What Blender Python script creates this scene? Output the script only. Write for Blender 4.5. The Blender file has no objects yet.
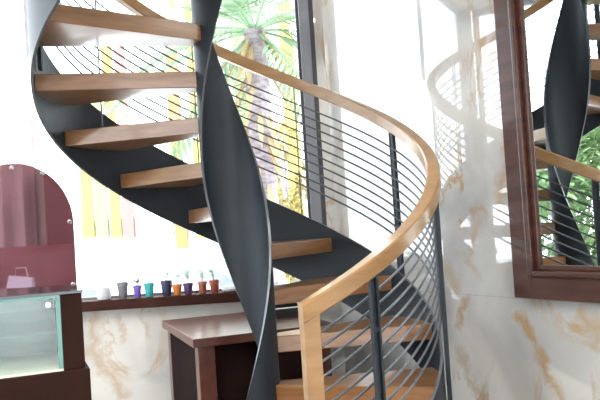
import bpy, bmesh, math, random
from mathutils import Vector, Matrix
random.seed(7)
C = bpy.context.scene.collection
PI = math.pi

# ------------------------------------------------------------------ camera
EYE = 1.262
PITCH, ROLL, FPX = 0.03027, 0.06425, 749.45
cp, sp, cr, sr = math.cos(PITCH), math.sin(PITCH), math.cos(ROLL), math.sin(ROLL)
F = Vector((0, cp, sp)); U0 = Vector((0, -sp, cp)); R0 = Vector((1, 0, 0))
ex = R0 * cr - U0 * sr
ey = R0 * sr + U0 * cr
cam_d = bpy.data.cameras.new('camera'); cam = bpy.data.objects.new('camera', cam_d); C.objects.link(cam)
M = Matrix((ex, ey, -F)).transposed().to_4x4(); M.translation = Vector((0, 0, EYE))
cam.matrix_world = M
cam_d.sensor_width = 36; cam_d.lens = FPX / 600 * 36; cam_d.clip_start = 0.05; cam_d.clip_end = 300
bpy.context.scene.camera = cam
# ------------------------------------------------------------------ world, light, exposure
w = bpy.data.worlds.new('world'); bpy.context.scene.world = w; w.use_nodes = True
bg = w.node_tree.nodes['Background']; bg.inputs[0].default_value = (0.86, 0.94, 1.0, 1); bg.inputs[1].default_value = 5.4
sun_d = bpy.data.lights.new('sun', 'SUN'); sun_d.energy = 7.0; sun_d.angle = 0.3; sun_d.color = (1, .96, .9)
sun = bpy.data.objects.new('sun', sun_d); C.objects.link(sun); sun.rotation_euler = (math.radians(32), 0, math.radians(-12))
def fill_lamp(x, y, e, sz=1.2):  # unseen area light added overhead to brighten the interior
    d = bpy.data.lights.new('fill_light', 'AREA'); d.energy = e; d.size = sz; d.color = (1, .97, .93)
    o = bpy.data.objects.new('fill_light', d); C.objects.link(o); o.location = (x, y, 3.95)
fill_lamp(0.6, -1.2, 110); fill_lamp(-2.0, 0.6, 120)
sc = bpy.context.scene
sc.view_settings.view_transform = 'Standard'; sc.view_settings.look = 'None'
sc.view_settings.gamma = 1; sc.view_settings.use_curve_mapping = False
sc.view_settings.exposure = 0.5
sc.cycles.max_bounces = 10; sc.cycles.use_denoising = True

# ------------------------------------------------------------------ helpers
def ray(px, py):
    X, Y = px - 300, py - 200
    u = X * cr - Y * sr; v = X * sr + Y * cr
    return R0 * (u / FPX) + F - U0 * (v / FPX)
def on(px, py, z):                       # the point seen at a pixel, on the level z
    d = ray(px, py); t = (z - EYE) / d.z
    return Vector((0, 0, EYE)) + d * t
def at(px, py, y):                       # the point seen at a pixel, y metres ahead
    d = ray(px, py); t = y / d.y
    return Vector((0, 0, EYE)) + d * t

def mat(name, col, rough=.5, metal=0, coat=0, spec=.5, ior=1.5):
    m = bpy.data.materials.new(name); m.use_nodes = True
    b = m.node_tree.nodes['Principled BSDF']
    b.inputs['Base Color'].default_value = (*col, 1); b.inputs['Roughness'].default_value = rough
    b.inputs['Metallic'].default_value = metal; b.inputs['IOR'].default_value = ior
    b.inputs['Coat Weight'].default_value = coat; b.inputs['Coat Roughness'].default_value = .08
    return m
def N(m, t, **k):
    n = m.node_tree.nodes.new(t)
    for a, v in k.items(): setattr(n, a, v)
    return n
def L(m, a, b): m.node_tree.links.new(a, b)
def ramp(m, stops):
    r = N(m, 'ShaderNodeValToRGB')
    while len(r.color_ramp.elements) < len(stops): r.color_ramp.elements.new(.5)
    for e, (p, c) in zip(r.color_ramp.elements, stops): e.position = p; e.color = (*c, 1)
    return r
def math_(m, op, a, b=None, c=None):
    n = N(m, 'ShaderNodeMath', operation=op)
    for i, v in enumerate((a, b, c)):
        if v is None: continue
        if hasattr(v, 'is_output'): L(m, v, n.inputs[i])
        else: n.inputs[i].default_value = v
    return n.outputs[0]
def noisy(name, c1, c2, scale, rough=.5, metal=0, coat=0, bump=0, stretch=(1, 1, 1), detail=4, dist=0, co='Object'):
    m = mat(name, c1, rough, metal, coat); b = m.node_tree.nodes['Principled BSDF']
    tc = N(m, 'ShaderNodeTexCoord'); mp = N(m, 'ShaderNodeMapping'); mp.inputs['Scale'].default_value = stretch
    L(m, tc.outputs[co], mp.inputs[0])
    n = N(m, 'ShaderNodeTexNoise'); n.inputs['Scale'].default_value = scale; n.inputs['Detail'].default_value = detail
    n.inputs['Distortion'].default_value = dist
    L(m, mp.outputs[0], n.inputs[0])
    r = ramp(m, [(.33, c1), (.67, c2)]); L(m, n.outputs[0], r.inputs[0]); L(m, r.outputs[0], b.inputs['Base Color'])
    if bump:
        bp = N(m, 'ShaderNodeBump'); bp.inputs['Strength'].default_value = bump; bp.inputs['Distance'].default_value = .01
        L(m, n.outputs[0], bp.inputs['Height']); L(m, bp.outputs[0], b.inputs['Normal'])
    return m
def glass(name, tint=(1, 1, 1), refl=1.0):
    m = bpy.data.materials.new(name); m.use_nodes = True; nt = m.node_tree; nt.nodes.clear()
    o = N(m, 'ShaderNodeOutputMaterial'); t = N(m, 'ShaderNodeBsdfTransparent'); g = N(m, 'ShaderNodeBsdfGlossy'); x = N(m, 'ShaderNodeMixShader')
    fr = N(m, 'ShaderNodeLayerWeight'); fr.inputs[0].default_value = .5
    fac = math_(m, 'ADD', math_(m, 'MULTIPLY', math_(m, 'POWER', fr.outputs['Facing'], 5), .9), .035)
    t.inputs[0].default_value = (*tint, 1); g.inputs['Roughness'].default_value = .02
    L(m, fac, x.inputs[0]); L(m, t.outputs[0], x.inputs[1]); L(m, g.outputs[0], x.inputs[2]); L(m, x.outputs[0], o.inputs[0])
    return m

def link(name, bm, m, parent=None, smooth=False, label=None):
    me = bpy.data.meshes.new(name); bmesh.ops.recalc_face_normals(bm, faces=bm.faces); bm.to_mesh(me); bm.free()
    if smooth:
        me.polygons.foreach_set('use_smooth', [True] * len(me.polygons))
        try: me.set_sharp_from_angle(angle=math.radians(35))
        except Exception: pass
    for mm in (m if isinstance(m, (list, tuple)) else [m]): me.materials.append(mm)
    o = bpy.data.objects.new(name, me); C.objects.link(o)
    if parent:
        o.parent = parent; o.matrix_parent_inverse = Matrix.Translation(-parent.location) if not parent.rotation_euler.z else (Matrix.Translation(parent.location) @ Matrix.Rotation(parent.rotation_euler.z, 4, 'Z')).inverted()
    if label: o['label'] = label
    return o
def child(name, bm, m, parent, **k):     # the mesh is already in the parent's own space
    o = link(name, bm, m, None, **k); o.parent = parent; return o
def tag(o, label, cat, group=None, kind=None):
    o['label'] = label; o['category'] = cat
    if group: o['group'] = group
    if kind: o['kind'] = kind
    return o
def thing(name, label, cat, loc=(0, 0, 0), rz=0, group=None):
    o = bpy.data.objects.new(name, None); C.objects.link(o); o.location = loc; o.rotation_euler = (0, 0, rz)
    o.empty_display_size = .1
    return tag(o, label, cat, group)
def struct(name, bm, m):
    o = link(name, bm, m); o['kind'] = 'structure'; return o
def box(bm, x0, x1, y0, y1, z0, z1, bev=0, mtx=None, mi=0):
    vs = [bm.verts.new((x, y, z)) for x in (x0, x1) for y in (y0, y1) for z in (z0, z1)]
    fs = [bm.faces.new([vs[i] for i in f]) for f in ((0, 1, 3, 2), (4, 6, 7, 5), (0, 4, 5, 1), (2, 3, 7, 6), (0, 2, 6, 4), (1, 5, 7, 3))]
    for f in fs: f.material_index = mi
    if bev:
        es = list({e for f in fs for e in f.edges}); r = bmesh.ops.bevel(bm, geom=es, offset=bev, segments=2, affect='EDGES', profile=.6)
        vs = list({v for f in r['faces'] for v in f.verts} | {v for v in vs if v.is_valid})
    if mtx: bmesh.ops.transform(bm, matrix=mtx, verts=[v for v in vs if v.is_valid])
    return vs
def prism(bm, pts, z0, z1):
    a = [bm.verts.new((x, y, z0)) for x, y in pts]; b = [bm.verts.new((x, y, z1)) for x, y in pts]
    n = len(pts); bm.faces.new(a); bm.faces.new(b)
    for i in range(n): bm.faces.new((a[i], a[(i + 1) % n], b[(i + 1) % n], b[i]))
def lathe(bm, prof, cx=0, cy=0, n=24, cap=True):
    rings = []
    for r, z in prof: rings.append([bm.verts.new((cx + r * math.cos(2 * PI * i / n), cy + r * math.sin(2 * PI * i / n), z)) for i in range(n)])
    for a, b in zip(rings, rings[1:]):
        for i in range(n): bm.faces.new((a[i], a[(i + 1) % n], b[(i + 1) % n], b[i]))
    if cap: bm.faces.new(rings[0]); bm.faces.new(rings[-1])
def tube(bm, pts, rad, n=8):
    pts = [Vector(p) for p in pts]; rings = []
    for i, p in enumerate(pts):
        d = (pts[min(i + 1, len(pts) - 1)] - pts[max(i - 1, 0)]).normalized()
        up = Vector((0, 0, 1)) if abs(d.z) < .95 else Vector((1, 0, 0))
        a = d.cross(up).normalized(); b = a.cross(d)
        r = rad[i] if isinstance(rad, (list, tuple)) else rad
        rings.append([bm.verts.new(p + (a * math.cos(2 * PI * k / n) + b * math.sin(2 * PI * k / n)) * r) for k in range(n)])
    for a, b in zip(rings, rings[1:]):
        for i in range(n): bm.faces.new((a[i], a[(i + 1) % n], b[(i + 1) % n], b[i]))
    bm.faces.new(rings[0]); bm.faces.new(rings[-1])
nb = bmesh.new

# ------------------------------------------------------------------ materials
def marble(name, veins):
    m = mat(name, (.6, .6, .58), .02, ior=2.05); b = m.node_tree.nodes['Principled BSDF']
    tc = N(m, 'ShaderNodeTexCoord'); co = tc.outputs['Object']
    n1 = N(m, 'ShaderNodeTexNoise'); n1.inputs['Scale'].default_value = 1.5; n1.inputs['Detail'].default_value = 6; n1.inputs['Distortion'].default_value = .8
    L(m, co, n1.inputs[0])
    r1 = ramp(m, [(.3, (.32, .315, .305)), (.5, (.47, .455, .43)), (.72, (.58, .56, .52))]); L(m, n1.outputs[0], r1.inputs[0])
    # golden blotchy veins
    wv = N(m, 'ShaderNodeTexNoise'); wv.inputs['Scale'].default_value = 1.25; wv.inputs['Detail'].default_value = 8; wv.inputs['Distortion'].default_value = 1.6; wv.inputs['Roughness'].default_value = .6
    mp = N(m, 'ShaderNodeMapping'); mp.inputs['Location'].default_value = (3.1, 1.7, 0.4); mp.inputs['Rotation'].default_value = (0, .5, 0); mp.inputs['Scale'].default_value = (1.5, 1, .7)
    L(m, co, mp.inputs[0]); L(m, mp.outputs[0], wv.inputs[0])
    v = math_(m, 'ABSOLUTE', math_(m, 'SUBTRACT', wv.outputs[0], .5))
    vm = math_(m, 'SUBTRACT', 1, math_(m, 'SMOOTH_MIN', math_(m, 'DIVIDE', v, .028), 1, .1)); vm = math_(m, 'MAXIMUM', vm, 0)
    pt = N(m, 'ShaderNodeTexNoise'); pt.inputs['Scale'].default_value = 1.9; L(m, co, pt.inputs[0])
    pm = N(m, 'ShaderNodeMapRange'); pm.inputs[1].default_value = .46; pm.inputs[2].default_value = .62; L(m, pt.outputs[0], pm.inputs[0])
    mask = math_(m, 'MULTIPLY', math_(m, 'MULTIPLY', vm, pm.outputs[0]), .8)
    # single veins with a place of their own: (x, z) at both ends, half width, strength
    sx = N(m, 'ShaderNodeSeparateXYZ'); L(m, co, sx.inputs[0]); X, Z = sx.outputs[0], sx.outputs[2]
    wn = N(m, 'ShaderNodeTexNoise'); wn.inputs['Scale'].default_value = 7; wn.inputs['Detail'].default_value = 7; wn.inputs['Roughness'].default_value = .65; L(m, co, wn.inputs[0])
    wob = math_(m, 'SUBTRACT', wn.outputs[0], .5)
    for (x0, z0, x1, z1, hw, st) in veins:
        dx, dz = x1 - x0, z1 - z0; ln = math.hypot(dx, dz); dx /= ln; dz /= ln
        a = math_(m, 'ADD', math_(m, 'MULTIPLY', math_(m, 'SUBTRACT', X, x0), dx), math_(m, 'MULTIPLY', math_(m, 'SUBTRACT', Z, z0), dz))
        p = math_(m, 'ADD', math_(m, 'MULTIPLY', math_(m, 'SUBTRACT', X, x0), -dz), math_(m, 'MULTIPLY', math_(m, 'SUBTRACT', Z, z0), dx))
        p = math_(m, 'ABSOLUTE', math_(m, 'ADD', p, math_(m, 'MULTIPLY', wob, .22)))
        k = math_(m, 'MAXIMUM', math_(m, 'SUBTRACT', 1, math_(m, 'DIVIDE', p, hw)), 0)
        e = math_(m, 'MAXIMUM', math_(m, 'SUBTRACT', 1, math_(m, 'POWER', math_(m, 'ABSOLUTE', math_(m, 'DIVIDE', math_(m, 'SUBTRACT', a, ln / 2), ln / 2)), 6)), 0)
        k = math_(m, 'MULTIPLY', math_(m, 'MULTIPLY', k, e), st)
        mask = math_(m, 'MAXIMUM', mask, k)
    mx = N(m, 'ShaderNodeMix', data_type='RGBA'); L(m, mask, mx.inputs[0]); L(m, r1.outputs[0], mx.inputs[6]); mx.inputs[7].default_value = (.36, .21, .075, 1)
    # slab joints
    def joint(s, off, per, wd):
        f = math_(m, 'ABSOLUTE', math_(m, 'SUBTRACT', math_(m, 'WRAP', math_(m, 'SUBTRACT', s, off), per / 2, -per / 2), 0))
        return math_(m, 'LESS_THAN', f, wd)
    j = math_(m, 'MAXIMUM', joint(Z, .86, 6.0, .0022), joint(X, -3.1, 8, .002))
    m2 = N(m, 'ShaderNodeMix', data_type='RGBA'); L(m, math_(m, 'MULTIPLY', j, .5), m2.inputs[0]); L(m, mx.outputs[2], m2.inputs[6]); m2.inputs[7].default_value = (.3, .3, .28, 1)
    L(m, m2.outputs[2], b.inputs['Base Color'])
    return m
M_tread = noisy('tread_wood', (.175, .078, .030), (.255, .122, .048), 6, .3, coat=.55, stretch=(1, 1, 8), detail=6)
M_rail = noisy('rail_wood', (.235, .122, .043), (.32, .178, .070), 5, .32, coat=.35, stretch=(1, 1, 5), detail=6)
M_steel = noisy('dark_steel', (.015, .020, .026), (.020, .026, .033), 3, .5, coat=.0)
M_edge = mat('steel_edge', (.10, .11, .12), .35, .3)
M_rod = mat('rod_steel', (.07, .078, .088), .35, .3)
M_mahog = noisy('mahogany', (.034, .011, .007), (.062, .022, .014), 5, .4, coat=.15, stretch=(1, 1, 6), detail=6)
M_desk = noisy('desk_wood', (.050, .014, .009), (.090, .030, .018), 5, .3, coat=.1, stretch=(2, 8, 2), detail=6)
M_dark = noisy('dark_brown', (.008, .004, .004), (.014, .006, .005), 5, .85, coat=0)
M_case = noisy('case_wood', (.016, .007, .005), (.026, .011, .008), 5, .6, coat=0)
M_black = mat('black', (.012, .012, .014), .35)
M_sill = noisy('sill_wood', (.030, .010, .008), (.050, .020, .015), 8, .5)
M_alu = mat('window_grey', (.17, .17, .19), .4, .1)
M_aludark = mat('window_dark', (.03, .03, .035), .4)
M_pane = glass('window_glass')
M_cglass = glass('case_glass', (.93, .985, .96))
M_gedge = mat('glass_edge', (.07, .20, .17), .2)
M_white = mat('white_paint', (.75, .76, .77), .5)
M_ceil = mat('ceiling_paint', (.70, .69, .66), .7)
M_plaster = noisy('wall_plaster', (.52, .50, .47), (.58, .56, .52), 3, .7)
M_floor = noisy('floor_stone', (.30, .27, .24), (.42, .38, .33), 2.5, .15, coat=.2)
M_chrome = mat('chrome', (.75, .75, .77), .15, 1)
for m_ in (M_desk, M_mahog, M_steel): m_.node_tree.nodes['Principled BSDF'].inputs['Specular IOR Level'].default_value = .3
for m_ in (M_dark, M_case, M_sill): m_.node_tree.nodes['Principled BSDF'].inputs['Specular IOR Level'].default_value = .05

# ------------------------------------------------------------------ the room shell
NY = 4.62                                     # inner face of the window wall
n2 = Vector((.856, .517)); d2 = Vector((-.517, .856)); PW = 2.57
cx0 = (PW - NY * n2.y) / n2.x                 # the corner
CEIL = 4.0
E0 = Vector((cx0, NY)); E1 = E0 - d2 * 8.9
XW, YS = -3.5, E1.y
ax, ay = -.0815 * 3.24, 3.24                    # stair axis

bm = nb(); prism(bm, [(XW - .2, YS - .2), (E1.x + .3, YS - .2), (E0.x + .3, NY + .2), (XW - .2, NY + .2)], -.15, 0); struct('floor', bm, M_floor)
# ceiling with a round stair opening
bm = nb(); n = 48; RH = 1.0
outer = []
for i in range(n):
    a = 2 * PI * i / n; dx, dy = math.cos(a), math.sin(a)
    best = 99
    for (px, py, nx, ny) in ((XW - .2, 0, -1, 0), (0, NY + .25, 0, 1), (0, YS - .2, 0, -1), (E0.x + .15, E0.y, n2.x, n2.y)):
        dn = dx * nx + dy * ny
        if dn > 1e-6: best = min(best, ((px - ax) * nx + (py - ay) * ny) / dn)
    outer.append((ax + dx * best, ay + dy * best))
inner = [(ax + RH * math.cos(2 * PI * i / n), ay + RH * math.sin(2 * PI * i / n)) for i in range(n)]
V = [[bm.verts.new((x, y, z)) for x, y in ring] for ring in (inner, outer) for z in (CEIL, CEIL + .24)]
for i in range(n):
    j = (i + 1) % n
    for a, b in ((0, 2), (1, 3), (0, 1), (2, 3)): bm.faces.new((V[a][i], V[a][j], V[b][j], V[b][i]))
struct('ceiling', bm, M_ceil)
bm = nb(); box(bm, XW, 3, YS, NY, 6.6, 6.7); struct('stairwell_cap', bm, M_ceil)  # unseen slab added to hold back sky light above the stair opening

# marble wall, built in its own space: local x runs along the wall from the corner, local y into the wall
RZE = math.atan2(-d2.y, -d2.x)
MW = Matrix.Translation((E0.x, E0.y, 0)) @ Matrix.Rotation(RZE, 4, 'Z')
def wall_xy(px, py, off=0):                          # pixel -> (local x, z) on the marble wall
    d = ray(px, py); t = (PW - off) / (d.x * n2.x + d.y * n2.y); p = Vector((0, 0, EYE)) + d * t
    return (Vector((p.x, p.y)) - E0).dot(-d2), p.z
def vv(ax_, ay_, bx_, by_, hw, st):
    a = wall_xy(ax_, ay_); b = wall_xy(bx_, by_); return (*a, *b, hw, st)
veinsE = [vv(518, 308, 536, 350, .035, .85), vv(533, 345, 566, 410, .045, .8), vv(470, 294, 456, 330, .03, .7), vv(440, 262, 462, 292, .07, .45),
          vv(508, 130, 498, 225, .04, .55), vv(480, 205, 470, 262, .03, .45), vv(575, 312, 600, 330, .06, .6), vv(455, 345, 480, 400, .05, .5),
          vv(330, 60, 322, 130, .05, .6), vv(345, 165, 378, 200, .08, .4), vv(330, 185, 322, 240, .05, .5)]
M_marE = marble('polished_marble', veinsE)
bm = nb(); box(bm, 0, 8.9, 0, .15, 0, CEIL); o = struct('wall_right', bm, M_marE); o.matrix_world = MW

# window wall: marble below the sill, glazing above
def nwall(px, py): p = at(px, py, NY); return p.x - XW, p.z
def vn(a, b, c, d, hw, st): p = nwall(a, b); q = nwall(c, d); return (*p, *q, hw, st)
veinsN = [vn(98, 308, 88, 360, .05, .55), vn(88, 350, 112, 372, .05, .55), vn(120, 312, 126, 345, .03, .5), vn(100, 365, 130, 400, .06, .6), vn(140, 310, 150, 340, .03, .35)]
M_marN = marble('marble_dado', veinsN)
SILL = at(160, 297, NY - .1).z; WTOP = 3.4; WX0, WX1 = XW + .06, .044
bm = nb(); box(bm, 0, cx0 - XW + .1, 0, .15, 0, SILL - .06); o = struct('wall_back', bm, M_marN); o.location = (XW, NY, 0)
bm = nb(); box(bm, XW, cx0 + .1, NY, NY + .15, WTOP, CEIL); struct('wall_back_upper', bm, M_plaster)
# jamb at the corner
bm = nb(); box(bm, .064, .128, NY - .02, NY + .15, SILL, WTOP, .004)
box(bm, .128, .156, NY + .0, NY + .15, SILL - .06, WTOP, mi=1); box(bm, .156, cx0 + .06, NY + .0, NY + .15, SILL - .06, WTOP, mi=2); box(bm, .044, .066, NY + .02, NY + .13, SILL, WTOP, .003, mi=1)
o = struct('trim_1', bm, [M_alu, M_aludark, M_marN])
bm = nb(); box(bm, XW, XW + .06, NY, NY + .15, SILL, WTOP); struct('trim_2', bm, M_alu)
w1 = bpy.data.objects.new('window_1', None); C.objects.link(w1); w1['kind'] = 'structure'; w1.location = (-1.6, NY + .1, SILL)
bm = nb()
box(bm, WX0, WX1, NY + .06, NY + .12, WTOP - .06, WTOP); box(bm, WX0, WX1, NY + .06, NY + .12, SILL, SILL + .012)
link('window_frame', bm, M_alu, w1)
bm = nb(); box(bm, WX0, WX1, NY + .088, NY + .094, SILL + .012, WTOP - .06); link('window_pane', bm, M_pane, w1)
bm = nb(); box(bm, XW + .0, .17, NY - .10, NY + .15, SILL - .06, SILL, .004); link('window_sill', bm, M_sill, w1)

# left wall with a long window
bm = nb(); box(bm, XW - .15, XW, YS, NY, 0, .5); box(bm, XW - .15, XW, YS, NY, WTOP, CEIL)
box(bm, XW - .15, XW, YS, -2.3, .5, WTOP); struct('wall_left', bm, M_plaster)
w2 = bpy.data.objects.new('window_2', None); C.objects.link(w2); w2['kind'] = 'structure'; w2.location = (XW, 1, .5)
bm = nb(); box(bm, XW - .10, XW - .04, NY - .06, NY, .5, WTOP); 
for y in (-2.3, -.1, 2.1): box(bm, XW - .10, XW - .04, y, y + .06, .5, WTOP)
box(bm, XW - .10, XW - .04, -2.3, NY, WTOP - .06, WTOP); box(bm, XW - .10, XW - .04, -2.3, NY, .5, .56)
link('window_frame', bm, M_alu, w2)
bm = nb(); box(bm, XW - .075, XW - .069, -2.3, NY - .06, .56, WTOP - .06); link('window_pane', bm, M_pane, w2)
# wall behind the viewer with a wide glazed opening
bm = nb(); box(bm, XW, E1.x, YS - .15, YS, WTOP - .2, CEIL); box(bm, XW, -2.6, YS - .15, YS, 0, WTOP - .2)
box(bm, 3.6, E1.x + .2, YS - .15, YS, 0, WTOP - .2); box(bm, -2.6, .6, YS - .15, YS, 0, WTOP - .2); struct('wall_front', bm, M_plaster)
w3 = bpy.data.objects.new('window_3', None); C.objects.link(w3); w3['kind'] = 'structure'; w3.location = (0, YS, 0)
bm = nb()
for x in (.6, 2.1, 3.54): box(bm, x, x + .06, YS - .11, YS - .05, 0, WTOP - .2)
link('window_frame', bm, M_alu, w3)
bm = nb(); box(bm, .66, 3.54, YS - .082, YS - .076, 0, WTOP - .2); link('window_pane', bm, M_pane, w3)

# ------------------------------------------------------------------ the spiral staircase
S = 3.24; K = .12980 * S                      # rise per radian
RS = .2524 * S
def hz(c, th): return EYE + S * c + K * th   # helix height
rad = math.radians
def dev(th, a, b): q_ = (min(max(th, -1.4), 2.7) - .6) / 1.9; return a * q_ * q_ + b * q_ ** 3
def rz(th): return S * dev(th, -.001417, -.007644)      # the rail flattens a little towards its ends
def rr_(th): return 1 + dev(th, .02891, -.05941)
st = thing('spiral_staircase', 'dark steel spiral staircase with brown wooden treads and curved wooden handrail', 'staircase', (ax, ay, 0))
TOP = rad(465)
def hel(name, prof, th0, th1, m, step=3, cx=0, zmin=.0, zmax=99, smooth=True, mis=None, label=None, rail=False):
    """sweep the (radius, z-offset) profile along the helix, in the staircase's own space"""
    bm = nb(); k = max(2, int(math.degrees(th1 - th0) / step)); rings = []
    for i in range(k + 1):
        th = th0 + (th1 - th0) * i / k
        f_, dz_ = (rr_(th), rz(th)) if rail else (1, 0)
        rings.append([bm.verts.new((cx + f_ * r * math.cos(th), f_ * r * math.sin(th), min(zmax, max(zmin, z + dz_ + K * th)))) for r, z in prof])
    n = len(prof)
    for a, b in zip(rings, rings[1:]):
        for i in range(n):
            try:
                f = bm.faces.new((a[i], a[(i + 1) % n], b[(i + 1) % n], b[i]))
                if mis: f.material_index = mis[i]
            except ValueError: pass
    bm.faces.new(rings[0]); bm.faces.new(rings[-1])
    return child(name, bm, m, st, smooth=smooth, label=label)
def zc(c): return EYE + S * c
T = .0055
z0, z1 = zc(-.2595), zc(-.1470)
hel('outer_stringer', [(RS - T, z0), (RS + T, z0), (RS + T, z1), (RS - T, z1)], rad(-77), TOP, [M_steel, M_edge], mis=[1, 0, 1, 0], label='broad dark outer stringer sweeping around the stair')
RI = .042 * S; z0, z1 = zc(-.325), zc(-.020); CXI = -.004 * S
hel('inner_stringer', [(RI - T, z0), (RI + T, z0), (RI + T, z1), (RI - T, z1)], rad(-150), TOP, [M_steel, M_edge], step=3, cx=CXI, mis=[1, 0, 1, 0], label='twisting dark steel ribbon at the core of the stair')
# treads
def tread(n):
    th = rad(59 + 26.7 * n); z = zc(-.028 + .0602 * n - .0022 * max(0, min(n, 8) - 2)); t = .070
    bm = nb(); r0, r1 = RI + .004, RS - T - .001
    wid = rad(28.5)
    pts = [(CXI + r0 * math.cos(th - .12), r0 * math.sin(th - .12))]
    for i in range(7): a = th + wid * i / 6; pts.append((r1 * math.cos(a), r1 * math.sin(a)))
    pts.append((CXI + r0 * math.cos(th + wid + .12), r0 * math.sin(th + wid + .12)))
    pts.append((CXI + r0 * math.cos(th + wid / 2), r0 * math.sin(th + wid / 2)))
    prism(bm, pts, z - t, z)
    bmesh.ops.bevel(bm, geom=list(bm.edges), offset=.003, segments=1, affect='EDGES')
    child('tread', bm, M_tread, st)
for n in range(-5, 15): tread(n)
# handrail, newel
RH0, RH1 = .2468 * S, .2635 * S
h0, h1 = zc(.0639), zc(.0837); c = .006
TH0 = rad(-74.3)
hel('handrail', [(RH0 + c, h0), (RH1 - c, h0), (RH1, h0 + c), (RH1, h1 - c), (RH1 - c, h1), (RH0 + c, h1), (RH0, h1 - c), (RH0, h0 + c)], TH0, TOP, M_rail, step=2, rail=True, label='honey-coloured laminated wooden handrail')
bm = nb(); thn = rad(-72.5)
zt = h1 + K * rad(-74.3) + rz(rad(-74.3)) + .001; RN = (RH0 + RH1) / 2 * rr_(thn)
box(bm, -(RH1 - RH0) / 2, (RH1 - RH0) / 2, -.027, .027, 0, zt, .003)
bmesh.ops.transform(bm, matrix=Matrix.Translation((RN * math.cos(thn), RN * math.sin(thn), 0)) @ Matrix.Rotation(thn, 4, 'Z'), verts=bm.verts)
child('newel_post', bm, M_rail, st, label='square wooden newel post under the rail end')
# rods
for i in range(10):
    bm = nb(); pts = []
    a = rad(-71.5); k = 180
    for j in range(k + 1):
        th = a + (TOP - a) * j / k; rr = .2538 * S + .004 * rr_(th)
        pts.append((rr * math.cos(th), rr * math.sin(th), h0 - .083 - .0485 * i + K * th + rz(th)))
    tube(bm, pts, .0048, 6); child('rail_rod', bm, M_rod, st, smooth=True)
# balusters: paired flat bars
for i, dg in enumerate([-56, -14, 28.5, 71, 108, 148.5] + [189 + 40.5 * q_ for q_ in range(7)]):
    th = rad(dg)
    if th > TOP: break
    bm = nb(); zb = zc(-.21) + K * th; zt = h0 + K * th + rz(th) + .012
    zb = max(zb, .02)
    if dg in (71, 108, 148.5):                   # slim spacer rods on the window side
        for o_ in ((-.012, .012) if dg == 108 else (0,)): tube(bm, [(.004, o_, zb), (.004, o_, zt)], .0042, 8)
        bmesh.ops.transform(bm, matrix=Matrix.Rotation(th, 4, 'Z') @ Matrix.Translation((.2538 * S * rr_(th), 0, 0)), verts=bm.verts)
        child('spacer_rod', bm, M_rod, st, smooth=True); continue
    for s in (-1, 1):
        box(bm, .0, .017, s * .0125 - .0045, s * .0125 + .0045, zb, zt, .001)
    box(bm, .002, .006, -.009, .009, zb, zt)
    for zz in (.12, .5, .78): box(bm, .001, .014, -.009, .009, zb + (zt - zb) * zz, zb + (zt - zb) * zz + .018)
    bmesh.ops.transform(bm, matrix=Matrix.Rotation(th, 4, 'Z') @ Matrix.Translation((.2538 * S * rr_(th), 0, 0)), verts=bm.verts)
    child('baluster', bm, M_steel, st)

# ------------------------------------------------------------------ framed mirror on the marble wall
mz1 = 3.1
xa, mz0 = wall_xy(514.5, 297.5, .055); xb = xa + 1.45; FW = .145
mt = thing('wall_mirror', 'tall mirror in a dark mahogany frame hung on the marble wall', 'mirror', MW @ Vector((xa, 0, mz0)), RZE)
def frame_bars(name, a0, a1, b0, b1, w_, y0, y1, m, bev):
    bm = nb()
    for (x0, x1, z0_, z1_) in ((a0, a0 + w_, b0, b1), (a1 - w_, a1, b0, b1)): box(bm, x0, x1, y0, y1, z0_, z1_, bev)
    for (x0, x1, z0_, z1_) in ((a0 + w_, a1 - w_, b0, b0 + w_), (a0 + w_, a1 - w_, b1 - w_, b1)): box(bm, x0, x1, y0, y1, z0_, z1_, bev)
    return child(name, bm, m, mt)
W_, H_ = xb - xa, mz1 - mz0
frame_bars('frame', 0, W_, 0, H_, .095, -.055, 0, M_mahog, .004)
frame_bars('inner_moulding', .095, W_ - .095, .095, H_ - .095, .028, -.072, 0, M_mahog, .008)
frame_bars('inner_lip', .123, W_ - .123, .123, H_ - .123, .022, -.045, 0, M_mahog, .005)
bm = nb(); box(bm, .13, W_ - .13, -.032, -.026, .13, H_ - .13)
child('mirror_glass', bm, mat('mirror', (.86, .90, .90), .01, 1), mt)

# ------------------------------------------------------------------ desk behind the stair
dkp = on(193, 339.5, .75); dkb = on(159.5, 319, .75); ra = math.atan2(dkb.y - dkp.y, dkb.x - dkp.x) - PI / 2
dk = thing('desk', 'reddish brown wooden desk under the window behind the stair column', 'desk', (dkp.x, dkp.y, 0), ra)
DW, DD, DH = .72, (dkb - dkp).length * .91, .75
bm = nb(); box(bm, 0, DW, 0, DD, DH - .042, DH, .004); child('desktop', bm, M_desk, dk)
for (x, y) in ((.025, .02), (DW - .105, .02), (.025, DD - .10), (DW - .105, DD - .10)):
    bm = nb(); box(bm, x, x + .08, y, y + .08, 0, DH - .042, .003); child('leg', bm, M_desk, dk)
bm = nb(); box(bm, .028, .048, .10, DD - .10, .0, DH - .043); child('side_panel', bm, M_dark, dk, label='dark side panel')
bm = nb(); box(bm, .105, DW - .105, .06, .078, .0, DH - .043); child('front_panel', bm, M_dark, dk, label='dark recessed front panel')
bm = nb(); box(bm, DW - .065, DW - .045, .10, DD - .10, .0, DH - .043); child('side_panel', bm, M_dark, dk, label='dark side panel')
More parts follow.
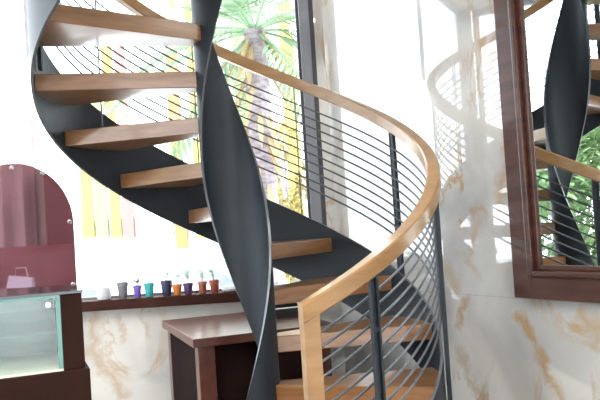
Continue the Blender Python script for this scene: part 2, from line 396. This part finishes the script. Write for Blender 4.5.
# dark box lying on the desk
bx = thing('document_tray', 'dark tray with a pale rim on the desk, seen between stair treads', 'tray', (on(285, 315, .75).x, on(285, 315, .75).y, DH), ra)
bm = nb(); box(bm, -.17, .12, -.12, .12, 0, .012)
for a in ((-.17, .12, -.12, -.112), (-.17, .12, .112, .12), (-.17, -.162, -.112, .112), (.112, .12, -.112, .112)): box(bm, a[0], a[1], a[2], a[3], .012, .05)
child('tray_body', bm, M_black, bx)
bm = nb(); box(bm, -.172, .122, .110, .122, .05, .054); box(bm, -.172, -.160, -.122, .11, .05, .054); box(bm, -.160, .122, -.122, -.11, .05, .054); box(bm, .11, .122, -.11, .11, .05, .054)
child('rim', bm, M_white, bx, label='pale rim')

# ------------------------------------------------------------------ display case, lower left
cr_ = rad(21)
p0 = at(62, 330, 1.9)
cs = thing('display_case', 'dark wooden display case with green-edged glass front at lower left', 'display case', (p0.x, p0.y, 0), cr_)
zt_, zb_ = at(61, 291.5, 1.9).z, at(61, 371, 1.9).z
CW, CDp = .9, .34
bm = nb(); box(bm, -CW, .062, -.012, CDp + .02, 0, zb_, .003); child('base', bm, M_case, cs)
bm = nb(); box(bm, -CW + .002, -.001, .0, CDp, zb_, zb_ + .006); child('case_floor', bm, mat('cream_liner', (.72, .68, .55), .5), cs, label='cream lined floor')
bm = nb(); box(bm, .0, .052, .0, CDp, zb_, zt_ - .008, .002); child('end_panel', bm, M_case, cs)
bm = nb(); box(bm, -CW, -.001, CDp - .015, CDp, zb_ + .006, zt_ - .008); child('back_panel', bm, noisy('case_back', (.20, .24, .225), (.36, .40, .37), 3, .25, stretch=(.6, 1, 5)), cs)
bm = nb(); box(bm, -CW, -.012, .0, .006, zb_ + .006, zt_ - .008); child('front_glass', bm, M_cglass, cs)
bm = nb(); box(bm, -.012, -.001, -.001, .012, zb_ + .006, zt_ - .008); child('glass_edge', bm, M_gedge, cs, label='green glass edge')
bm = nb(); box(bm, -CW, -.012, .0, .3, (zb_ + zt_) / 2 - .003, (zb_ + zt_) / 2 + .003); child('glass_shelf', bm, M_cglass, cs)
bm = nb(); box(bm, -CW, .054, -.004, CDp, zt_ - .008, zt_, .001); child('top', bm, mat('black_glass_top', (.03, .035, .04), .08), cs, label='glossy black top')
bm = nb(); box(bm, -CW, -.002, -.005, .004, zt_ - .014, zt_ - .008); child('top_glass_edge', bm, M_gedge, cs, label='green glass strip')
bm = nb(); lathe(bm, [(.006, 0), (.006, .006)], n=12); bmesh.ops.transform(bm, matrix=Matrix.Translation((-.03, -.001, zt_ - .03)) @ Matrix.Rotation(PI / 2, 4, 'X'), verts=bm.verts)
child('lock', bm, M_chrome, cs)
# arched tinted acrylic panel standing on the case
q = at(15, 291, 1.98)
ar = thing('arched_panel', 'arched burgundy glossy acrylic panel with metal studs on the display case', 'panel', (q.x, 2.00, zt_), rad(6))
hw = .153; hz_ = .342; sh = .176
pts = [(-hw, 0), (hw, 0)]
for i in range(25): a = PI * i / 24; pts.append((hw * math.cos(a), sh + (hz_ - sh) * math.sin(a)))
bm = nb(); fr_ = [bm.verts.new((x, 0, z)) for x, z in pts]; bk = [bm.verts.new((x, .006, z)) for x, z in pts]
bm.faces.new(fr_); bm.faces.new(bk)
for i in range(len(pts)): j = (i + 1) % len(pts); bm.faces.new((fr_[i], fr_[j], bk[j], bk[i]))
child('panel_sheet', bm, mat('burgundy_acrylic', (.34, .20, .23), .02, .9), ar)
bm = nb()
sp2 = [(hw - .009, .008), (hw - .009, sh - .0), (.080, .312), (0, hz_ - .012), (-.080, .312), (-hw + .009, sh), (-hw + .009, .008)]
for (x, z) in sp2:
    bm = nb(); lathe(bm, [(.0045, 0), (.0065, .003), (.0065, .010), (.004, .013)], n=12)
    bmesh.ops.transform(bm, matrix=Matrix.Translation((x, .009, z)) @ Matrix.Rotation(PI / 2, 4, 'X'), verts=bm.verts)
    child('stud', bm, M_chrome, ar, smooth=True)

# ------------------------------------------------------------------ pots on the sill
def leaf(bm, base, direction, ln, wd):
    d = Vector(direction).normalized(); s = d.cross(Vector((0, 0, 1)))
    s = s.normalized() if s.length > .01 else Vector((1, 0, 0)); up = s.cross(d)
    b = Vector(base); ptsl = []
    for t_, w_ in ((0, .15), (.35, 1), (.7, .8), (1, .05)):
        c_ = b + d * ln * t_ - Vector((0, 0, 1)) * ln * .25 * t_ * t_ + up * 0
        ptsl.append((bm.verts.new(c_ - s * wd * w_ / 2 + up * wd * .12), bm.verts.new(c_), bm.verts.new(c_ + s * wd * w_ / 2 + up * wd * .12)))
    for a, b_ in zip(ptsl, ptsl[1:]):
        bm.faces.new((a[0], a[1], b_[1], b_[0])); bm.faces.new((a[1], a[2], b_[2], b_[1]))
M_soil = mat('soil', (.05, .035, .025), .9)
def sprig(n, h, col, spread=.5, ls=.02, seed=0):
    rd = random.Random(seed); bm = nb()
    for i in range(n):
        a = rd.uniform(0, 2 * PI); hh = h * rd.uniform(.6, 1); e = Vector((math.cos(a) * hh * spread, math.sin(a) * hh * spread, hh))
        tube(bm, [(0, 0, 0), e * .5 + Vector((0, 0, hh * .1)), e], [.0016, .0013, .0009], 5)
        for t_ in (.4, .6, .8, 1.0):
            for _ in range(2):
                b = rd.uniform(0, 2 * PI); leaf(bm, e * t_ + Vector((0, 0, hh * .1 * (1 - abs(2 * t_ - 1)))), (math.cos(b), math.sin(b), .5), ls * rd.uniform(.8, 1.3), ls * .5)
    return bm
pots = [  # px x, pot height px, width px, colour, kind, leaf colour, stem n, height, label
 (123, 16, 11.5, (.16, .16, .18), 'flowerpot', (.30, .34, .12), 2, .075, 'slate grey pot with a thin sprig on the window sill'),
 (137.5, 12, 8.5, (.16, .10, .42), 'flowerpot', (.10, .16, .12), 7, .05, 'violet pot with a dense dark tuft beside the grey pot'),
 (149.5, 13.5, 10.5, (.05, .36, .38), 'flowerpot', (.18, .32, .10), 3, .05, 'teal pot on the sill between violet and navy pots'),
 (167, 15, 12, (.035, .04, .085), 'flowerpot', (.20, .26, .10), 4, .07, 'tall navy pot next to the orange pot'),
 (177.5, 10.5, 10, (.62, .20, .05), 'flowerpot', (.12, .12, .10), 3, .085, 'bright orange pot with a dark leggy sprig on the sill'),
 (188.5, 11, 10.5, (.09, .05, .13), 'flowerpot', (.16, .30, .06), 4, .10, 'dark plum pot with the leafiest green plant on the sill'),
 (203, 11.5, 9.5, (.36, .10, .06), 'flowerpot', (.36, .28, .08), 3, .075, 'terracotta pot with yellowish sprigs beside the plum pot'),
 (215, 12.5, 10.5, (.34, .075, .05), 'flowerpot', (.14, .16, .12), 3, .09, 'red clay pot nearest the steel column on the sill')]
PY = NY - .03
for i, (px, hp, wp, col, nm, lc, ns, lh, lab) in enumerate(pots):
    p = at(px, 293, PY); h = hp * PY / FPX; r = wp * PY / FPX / 2
    t = thing(nm, lab, 'potted plant', (p.x, PY, SILL), 0, 'potted plants along the window sill')
    bm = nb(); lathe(bm, [(r * .68, 0), (r * .72, .002), (r * .92, h * .76), (r * 1.02, h * .78), (r * 1.02, h), (r * .9, h), (r * .86, h * .86)], n=20)
    child('pot', bm, mat('pot_glaze', col, .35), t, smooth=True)
    bm = nb(); lathe(bm, [(r * .87, h * .87), (r * .85, h * .9)], n=16); child('soil', bm, M_soil, t)
    bm = sprig(ns, lh, lc, .35, .022 if nm else .02, i); bmesh.ops.translate(bm, verts=bm.verts, vec=(0, 0, h * .9))
    child('plant', bm, mat('leaf', lc, .5), t)
p = at(104, 296, PY); bm = nb()
lathe(bm, [(.028, 0), (.040, .004), (.046, .03), (.042, .062), (.038, .074), (.036, .074), (.040, .06), (.043, .03), (.036, .008)], n=24)
o = link('glass_bowl', bm, mat('milky_glass', (.50, .50, .52), .3), smooth=True); o.location = (p.x, PY, SILL)
tag(o, 'pale milky glass bowl at the left end of the sill pots', 'bowl')
p = at(230, 290, PY); bm = nb()
for k in range(5):
    a = k * 1.3; lathe(bm, [(.004, .0), (.028, .006), (.034, .018), (.022, .034), (.004, .04)], cx=.022 * math.cos(a), cy=.014 * math.sin(a), n=12)
o = link('white_pebbles', bm, mat('pebble', (.55, .55, .56), .6), smooth=True); o.location = (p.x, PY, SILL)
tag(o, 'small pale heap of stones on the sill beside the column', 'stones')

# narrow grey hanging blade at the top left of the window
p = at(30, 58, NY - .04); pt_ = at(27.5, 0, 4.35)
bm = nb(); zz = WTOP - p.z
vs = [(-.020, 0), (.016, .04), (.016, zz), (-.020, zz)]
a = [bm.verts.new((x, -.012, z)) for x, z in vs]; b = [bm.verts.new((x, .012, z)) for x, z in vs]
bm.faces.new(a); bm.faces.new(b)
for i in range(4): j = (i + 1) % 4; bm.faces.new((a[i], a[j], b[j], b[i]))
o = link('hanging_slat', bm, mat('slat_grey', (.42, .40, .44), .5)); o.location = (p.x, NY - .04, p.z)
tag(o, 'narrow pale grey vertical slat hanging in front of the window, top left', 'slat')

# ------------------------------------------------------------------ outside
GZ = -.6
M_pave = noisy('pavement', (.55, .56, .58), (.68, .68, .68), 1.5, .7)
bm = nb(); prism(bm, [(-25, -16), (14, -16), (14, 30), (-25, 30)], GZ - .1, GZ)
o = link('street_ground', bm, M_pave); o['kind'] = 'structure'
# colourful board wall across the street
FY = 12.0
fw = thing('board_fence', 'fence of tall white and pastel coloured vertical boards across the street', 'fence', (-2, FY, GZ))
cols = {'w': (.82, .84, .86), 'y': (.44, .33, .055), 'l': (.20, .29, .10), 'p': (.38, .12, .11), 'o': (.42, .15, .05)}
zbot = at(100, 238, FY).z
bm = nb(); box(bm, at(-20, 200, FY).x, 2.5, FY + .10, FY + .3, GZ, zbot + .3); link('base_wall', bm, M_white, fw)
boards = [(-20, 0, 'w', 112), (0, 9, 'l', 108), (9, 20, 'w', 110), (20, 36, 'p', 106), (36, 58, 'w', 108), (58, 81, 'w', 106), (81, 93, 'y', 90), (94, 107, 'l', 95), (108.5, 120, 'y', 30), (121, 133, 'p', 40),
          (134, 146, 'w', 20), (147, 159, 'w', 10), (160, 172, 'w', 5), (173, 186, 'o', -10), (187, 194, 'w', -20), (195, 204, 'y', -20), (205, 240, 'w', -20), (241, 262, 'l', -20), (263, 288, 'w', -20), (289, 304, 'y', -30), (305, 330, 'w', -30)]
MB = {k: mat('board_' + k, v, .6) for k, v in cols.items()}
nmc = {'w': 'white board', 'y': 'yellow board', 'l': 'lime green board', 'p': 'pink board', 'o': 'orange board'}
for (a, b, k, top) in boards:
    xa_, xb_ = at(a, 200, FY).x, at(b, 200, FY).x
    bm = nb(); zb2 = at((a + b) / 2, 248 if k == 'o' else 238, FY).z
    box(bm, xa_ + .01, xb_ - .01, FY, FY + .08, zb2, max(at(a, max(top, 0), FY).z, zb2 + 1), .004); link('board', bm, MB[k], fw, label=nmc[k])

# palm tree
M_trunk = noisy('palm_bark', (.19, .16, .18), (.36, .31, .33), 9, .9, bump=.6, stretch=(1, 1, 3))
M_frond = noisy('palm_leaf', (.16, .28, .15), (.30, .42, .27), 3, .5)
pb = at(262, 150, 8.0)
pl = thing('palm_tree', 'palm tree with shaggy grey trunk outside the window', 'tree', (pb.x, 8.0, GZ))
bm = nb(); CZ = 3.35 - GZ
prof = []
for i in range(40):
    z = CZ * i / 39; prof.append((.155 - .05 * i / 39 + .022 * (i % 2) + (.05 if z < .3 else 0), z))
lathe(bm, prof, n=14); child('trunk', bm, M_trunk, pl)
bm = nb(); rd = random.Random(3)
for i in range(80):                                          # old hanging leaf bases
    a = rd.uniform(0, 2 * PI); z = CZ * rd.uniform(.45, 1)
    e0 = Vector((math.cos(a) * .12, math.sin(a) * .12, z)); leaf(bm, e0, (math.cos(a), math.sin(a), -1.2), .42, .06)
child('dead_fronds', bm, mat('dry_leaf', (.40, .30, .16), .8), pl, label='dry tan leaf bases')
rd = random.Random(5)
for i in range(26):
    bm = nb(); a = 2 * PI * i / 26 * 3.7; el = rd.uniform(-.55, 1.15); ln = rd.uniform(1.3, 1.9)
    dr = Vector((math.cos(a) * math.cos(el), math.sin(a) * math.cos(el), math.sin(el))); P = []
    for j in range(12):
        t_ = j / 11; P.append(Vector((0, 0, CZ)) + dr * ln * t_ - Vector((0, 0, 1)) * .75 * t_ * t_)
    tube(bm, P, [.02 * (1 - .8 * j / 11) for j in range(12)], 5)
    s = Vector((-math.sin(a), math.cos(a), 0))
    for j in range(2, 12):
        for q_ in (0, .5):
            c0 = P[j] if q_ == 0 or j == 11 else (P[j] + P[j + 1]) / 2
            for sd in (-1, 1): leaf(bm, c0, s * sd + dr * .8 + Vector((0, 0, -.15)), .42 * (1 - .45 * abs(2 * j / 11 - 1.1)), .05)
    child('frond', bm, M_frond, pl)

def foliage(name, lab, cat, loc, size, n, m, ls, seed, trunk=True, kind=None, group=None):
    rd = random.Random(seed); t = thing(name, lab, cat, loc, 0, group); bm = nb()
    blobs = [(Vector((rd.uniform(-.55, .55) * size[0], rd.uniform(-.55, .55) * size[1], size[2] * rd.uniform(.35, .95))), rd.uniform(.28, .45)) for _ in range(9)]
    for i in range(n):
        c_, r_ = rd.choice(blobs); v = Vector((rd.gauss(0, 1), rd.gauss(0, 1), rd.gauss(0, 1))).normalized() * r_ * rd.uniform(.6, 1) * min(size)
        leaf(bm, c_ + v, (v + Vector((rd.uniform(-.3, .3), rd.uniform(-.3, .3), rd.uniform(-.2, .5)))), ls * rd.uniform(.7, 1.3), ls * .55)
    child('foliage', bm, m, t)
    bm = nb(); tube(bm, [(0, 0, 0), (.03, .02, size[2] * .3), (0, .05, size[2] * .6)], [.07, .05, .03], 8)
    for _ in range(6):
        c_, r_ = rd.choice(blobs); tube(bm, [(0, .03, size[2] * .3), (c_.x * .5, c_.y * .5, c_.z * .7), c_], [.03, .02, .01], 6)
    child('trunk' if trunk else 'stem', bm, M_trunk, t)
    return t
M_g1 = noisy('leaf_green', (.10, .20, .07), (.22, .34, .14), 2, .6); M_g2 = noisy('leaf_pale', (.26, .36, .20), (.42, .50, .32), 2, .6)
M_g3 = noisy('leaf_yellow', (.40, .33, .10), (.52, .44, .16), 2, .6)
foliage('yellow_shrub', 'yellow leafed shrub behind the palm trunk outside the window', 'shrub', (at(284, 120, 9.3).x, 9.3, GZ), (.55, .6, 3.2), 1500, M_g3, .10, 11)
for i, (x, y, s, g, lab) in enumerate(((-6.8, 4.1, 2.9, M_g1, 'green tree outside, reflected beside the column in the mirror'), (-7.3, 1.0, 3.0, M_g2, 'pale green tree outside the left window, seen in the mirror'),
                                 (-7.0, -2.1, 2.8, M_g1, 'dark green tree beyond the left window, nearest the front'))):
    foliage('garden_tree', lab, 'tree', (x, y, GZ), (1.4, 1.4, s), 5200, g, .15, 20 + i)

# parked cars
def car(loc, rz, lab, col, seed):
    t = thing('parked_car', lab, 'car', loc, rz)
    prof = [(-2.1, .35), (-2.12, .62), (-1.95, .86), (-1.3, .93), (-.65, 1.36), (.0, 1.44), (.75, 1.40), (1.45, 1.0), (2.0, .92), (2.1, .6), (2.08, .35)]
    bm = nb(); rings = []
    for yy, k in ((-.86, .96), (-.80, 1), (.80, 1), (.86, .96)):
        rings.append([bm.verts.new((x, yy * (1 if z < .95 else .80), .35 + (z - .35) * k)) for x, z in prof])
    for a, b in zip(rings, rings[1:]):
        for i in range(len(prof)): j = (i + 1) % len(prof); bm.faces.new((a[i], a[j], b[j], b[i]))
    bm.faces.new(rings[0]); bm.faces.new(rings[-1])
    bmesh.ops.bevel(bm, geom=[e for e in bm.edges if e.calc_face_angle(0) > .3], offset=.04, segments=2, affect='EDGES')
    child('body', bm, mat('car_paint', col, .25, coat=.6), t, smooth=True)
    for s in (-1, 1):
        bm = nb(); P = [(-1.05, .97), (-.58, 1.30), (.02, 1.37), (.02, .97)]; Q = [(.08, .97), (.08, 1.37), (.72, 1.33), (1.22, .97)]
        for PP in (P, Q):
            a = [bm.verts.new((x, s * (.705 if z > 1 else .735), z)) for x, z in PP]; b = [bm.verts.new((x, s * .66, z)) for x, z in PP]
            bm.faces.new(a); bm.faces.new(b)
            for i in range(4): j = (i + 1) % 4; bm.faces.new((a[i], a[j], b[j], b[i]))
        child('side_window', bm, mat('car_glass', (.22, .25, .27), .3), t)
        for x in (-1.3, 1.3):
            bm = nb(); lathe(bm, [(.10, -.10), (.20, -.11), (.32, -.10), (.34, -.06), (.34, .06), (.32, .10), (.2, .11), (.1, .10)], n=24)
            bmesh.ops.transform(bm, matrix=Matrix.Translation((x, s * .78, .34)) @ Matrix.Rotation(PI / 2, 4, 'X'), verts=bm.verts)
            child('wheel', bm, M_black, t, smooth=True)
    return t
car((at(100, 270, 8.2).x - .6, 8.2, GZ), rad(2), 'white car parked outside behind the left sill pots', (.80, .82, .84), 1)
car((at(185, 270, 10.4).x - .2, 10.5, GZ), rad(-2), 'silver car parked outside beneath the staircase curve', (.72, .74, .76), 2)

# ------------------------------------------------------------------ made-up furniture behind the viewer, added so the arched panel has something to reflect
M_maroon = noisy('maroon_leather', (.10, .012, .018), (.16, .022, .03), 4, .35, coat=.3)
t = thing('armchair', 'high-backed maroon armchair added out of view to reflect in the arched burgundy panel', 'armchair', (-1.22, -1.3, 0), rad(188))
bm = nb(); box(bm, -.32, .32, -.34, .30, .22, .48, .05); child('seat', bm, M_maroon, t, smooth=True)
bm = nb(); box(bm, -.34, .34, .24, .40, .2, 1.22, .07); child('backrest', bm, M_maroon, t, smooth=True)
for sx_ in (-1, 1):
    bm = nb(); box(bm, sx_ * .38 - .07, sx_ * .38 + .07, -.36, .36, .14, .66, .05); child('armrest', bm, M_maroon, t, smooth=True)
    for sy_ in (-.28, .30):
        bm = nb(); tube(bm, [(sx_ * .36, sy_, 0), (sx_ * .36, sy_, .16)], [.018, .026], 10); child('leg', bm, M_dark, t, smooth=True)
t = thing('side_table', 'white round pedestal table added out of view to reflect in the arched panel', 'table', (-1.13, -.35, 0))
bm = nb(); lathe(bm, [(.02, .80), (.20, .80), (.21, .81), (.21, .825), (.02, .83)], n=32); child('table_top', bm, M_white, t, smooth=True)
bm = nb(); lathe(bm, [(.14, 0), (.13, .02), (.03, .05), (.025, .78), (.06, .80)], n=20); child('pedestal', bm, M_white, t, smooth=True)
t = thing('paper_bag', 'pale blue paper bag added for the panel reflection, standing on the white round table', 'bag', (-1.13, -.35, .83), rad(20))
bm = nb(); a_ = [bm.verts.new(v) for v in ((-.09, -.05, 0), (.09, -.05, 0), (.09, .05, 0), (-.09, .05, 0))]; b_ = [bm.verts.new(v) for v in ((-.05, -.01, .24), (.09, -.01, .22), (.09, .01, .22), (-.05, .01, .24))]
bm.faces.new(a_); bm.faces.new(b_)
for i in range(4): bm.faces.new((a_[i], a_[(i + 1) % 4], b_[(i + 1) % 4], b_[i]))
child('bag_body', bm, mat('blue_paper', (.55, .66, .78), .6), t)
bm = nb(); tube(bm, [(-.02, 0, .22), (-.01, 0, .28), (.05, 0, .28), (.06, 0, .22)], .003, 6); child('handle', bm, M_white, t, smooth=True)
t = thing('wardrobe', 'tall dark red wooden wardrobe added out of view to reflect at the right edge of the arched panel', 'wardrobe', (-.80, -2.70, 0))
M_red = noisy('red_lacquer', (.09, .010, .014), (.13, .018, .022), 3, .4)
bm = nb(); box(bm, -.42, .42, -.24, .22, .06, 1.92, .004); child('body', bm, M_red, t)
bm = nb(); box(bm, -.44, .44, -.24, .25, 1.92, 1.97, .006); child('cornice', bm, M_dark, t)
bm = nb(); box(bm, -.40, .40, -.22, .20, 0, .06); child('plinth', bm, M_dark, t)
for sx_ in (-1, 1):
    bm = nb(); x0, x1 = sorted((sx_ * .005, sx_ * .41)); box(bm, x0, x1, .222, .24, .08, 1.90, .003); d_ = child('door', bm, M_red, t)
    bm = nb(); lathe(bm, [(.012, 0), (.006, .01), (.014, .03), (.004, .036)], n=12); bmesh.ops.transform(bm, matrix=Matrix.Translation((sx_ * .045, .24, 1.0)) @ Matrix.Rotation(-PI / 2, 4, 'X'), verts=bm.verts); child('knob', bm, M_chrome, d_, smooth=True)
bm = nb(); kk = 90; vf = []
for i in range(kk + 1):
    x = -3.3 + 1.95 * i / kk; y = YS + .14 + .045 * math.sin(i * .75)
    vf.append([bm.verts.new((x, y + o_, z)) for o_, z in ((0, .02), (0, 3.1), (.008, 3.1), (.008, .02))])
for a, b in zip(vf, vf[1:]):
    for i in range(4): bm.faces.new((a[i], a[(i + 1) % 4], b[(i + 1) % 4], b[i]))
bm.faces.new(vf[0]); bm.faces.new(vf[-1])
o = link('curtain', bm, noisy('curtain_cloth', (.40, .36, .37), (.50, .45, .46), 3, .9), smooth=True); tag(o, 'pale grey pleated curtain added out of view to reflect in the arched panel', 'curtain')
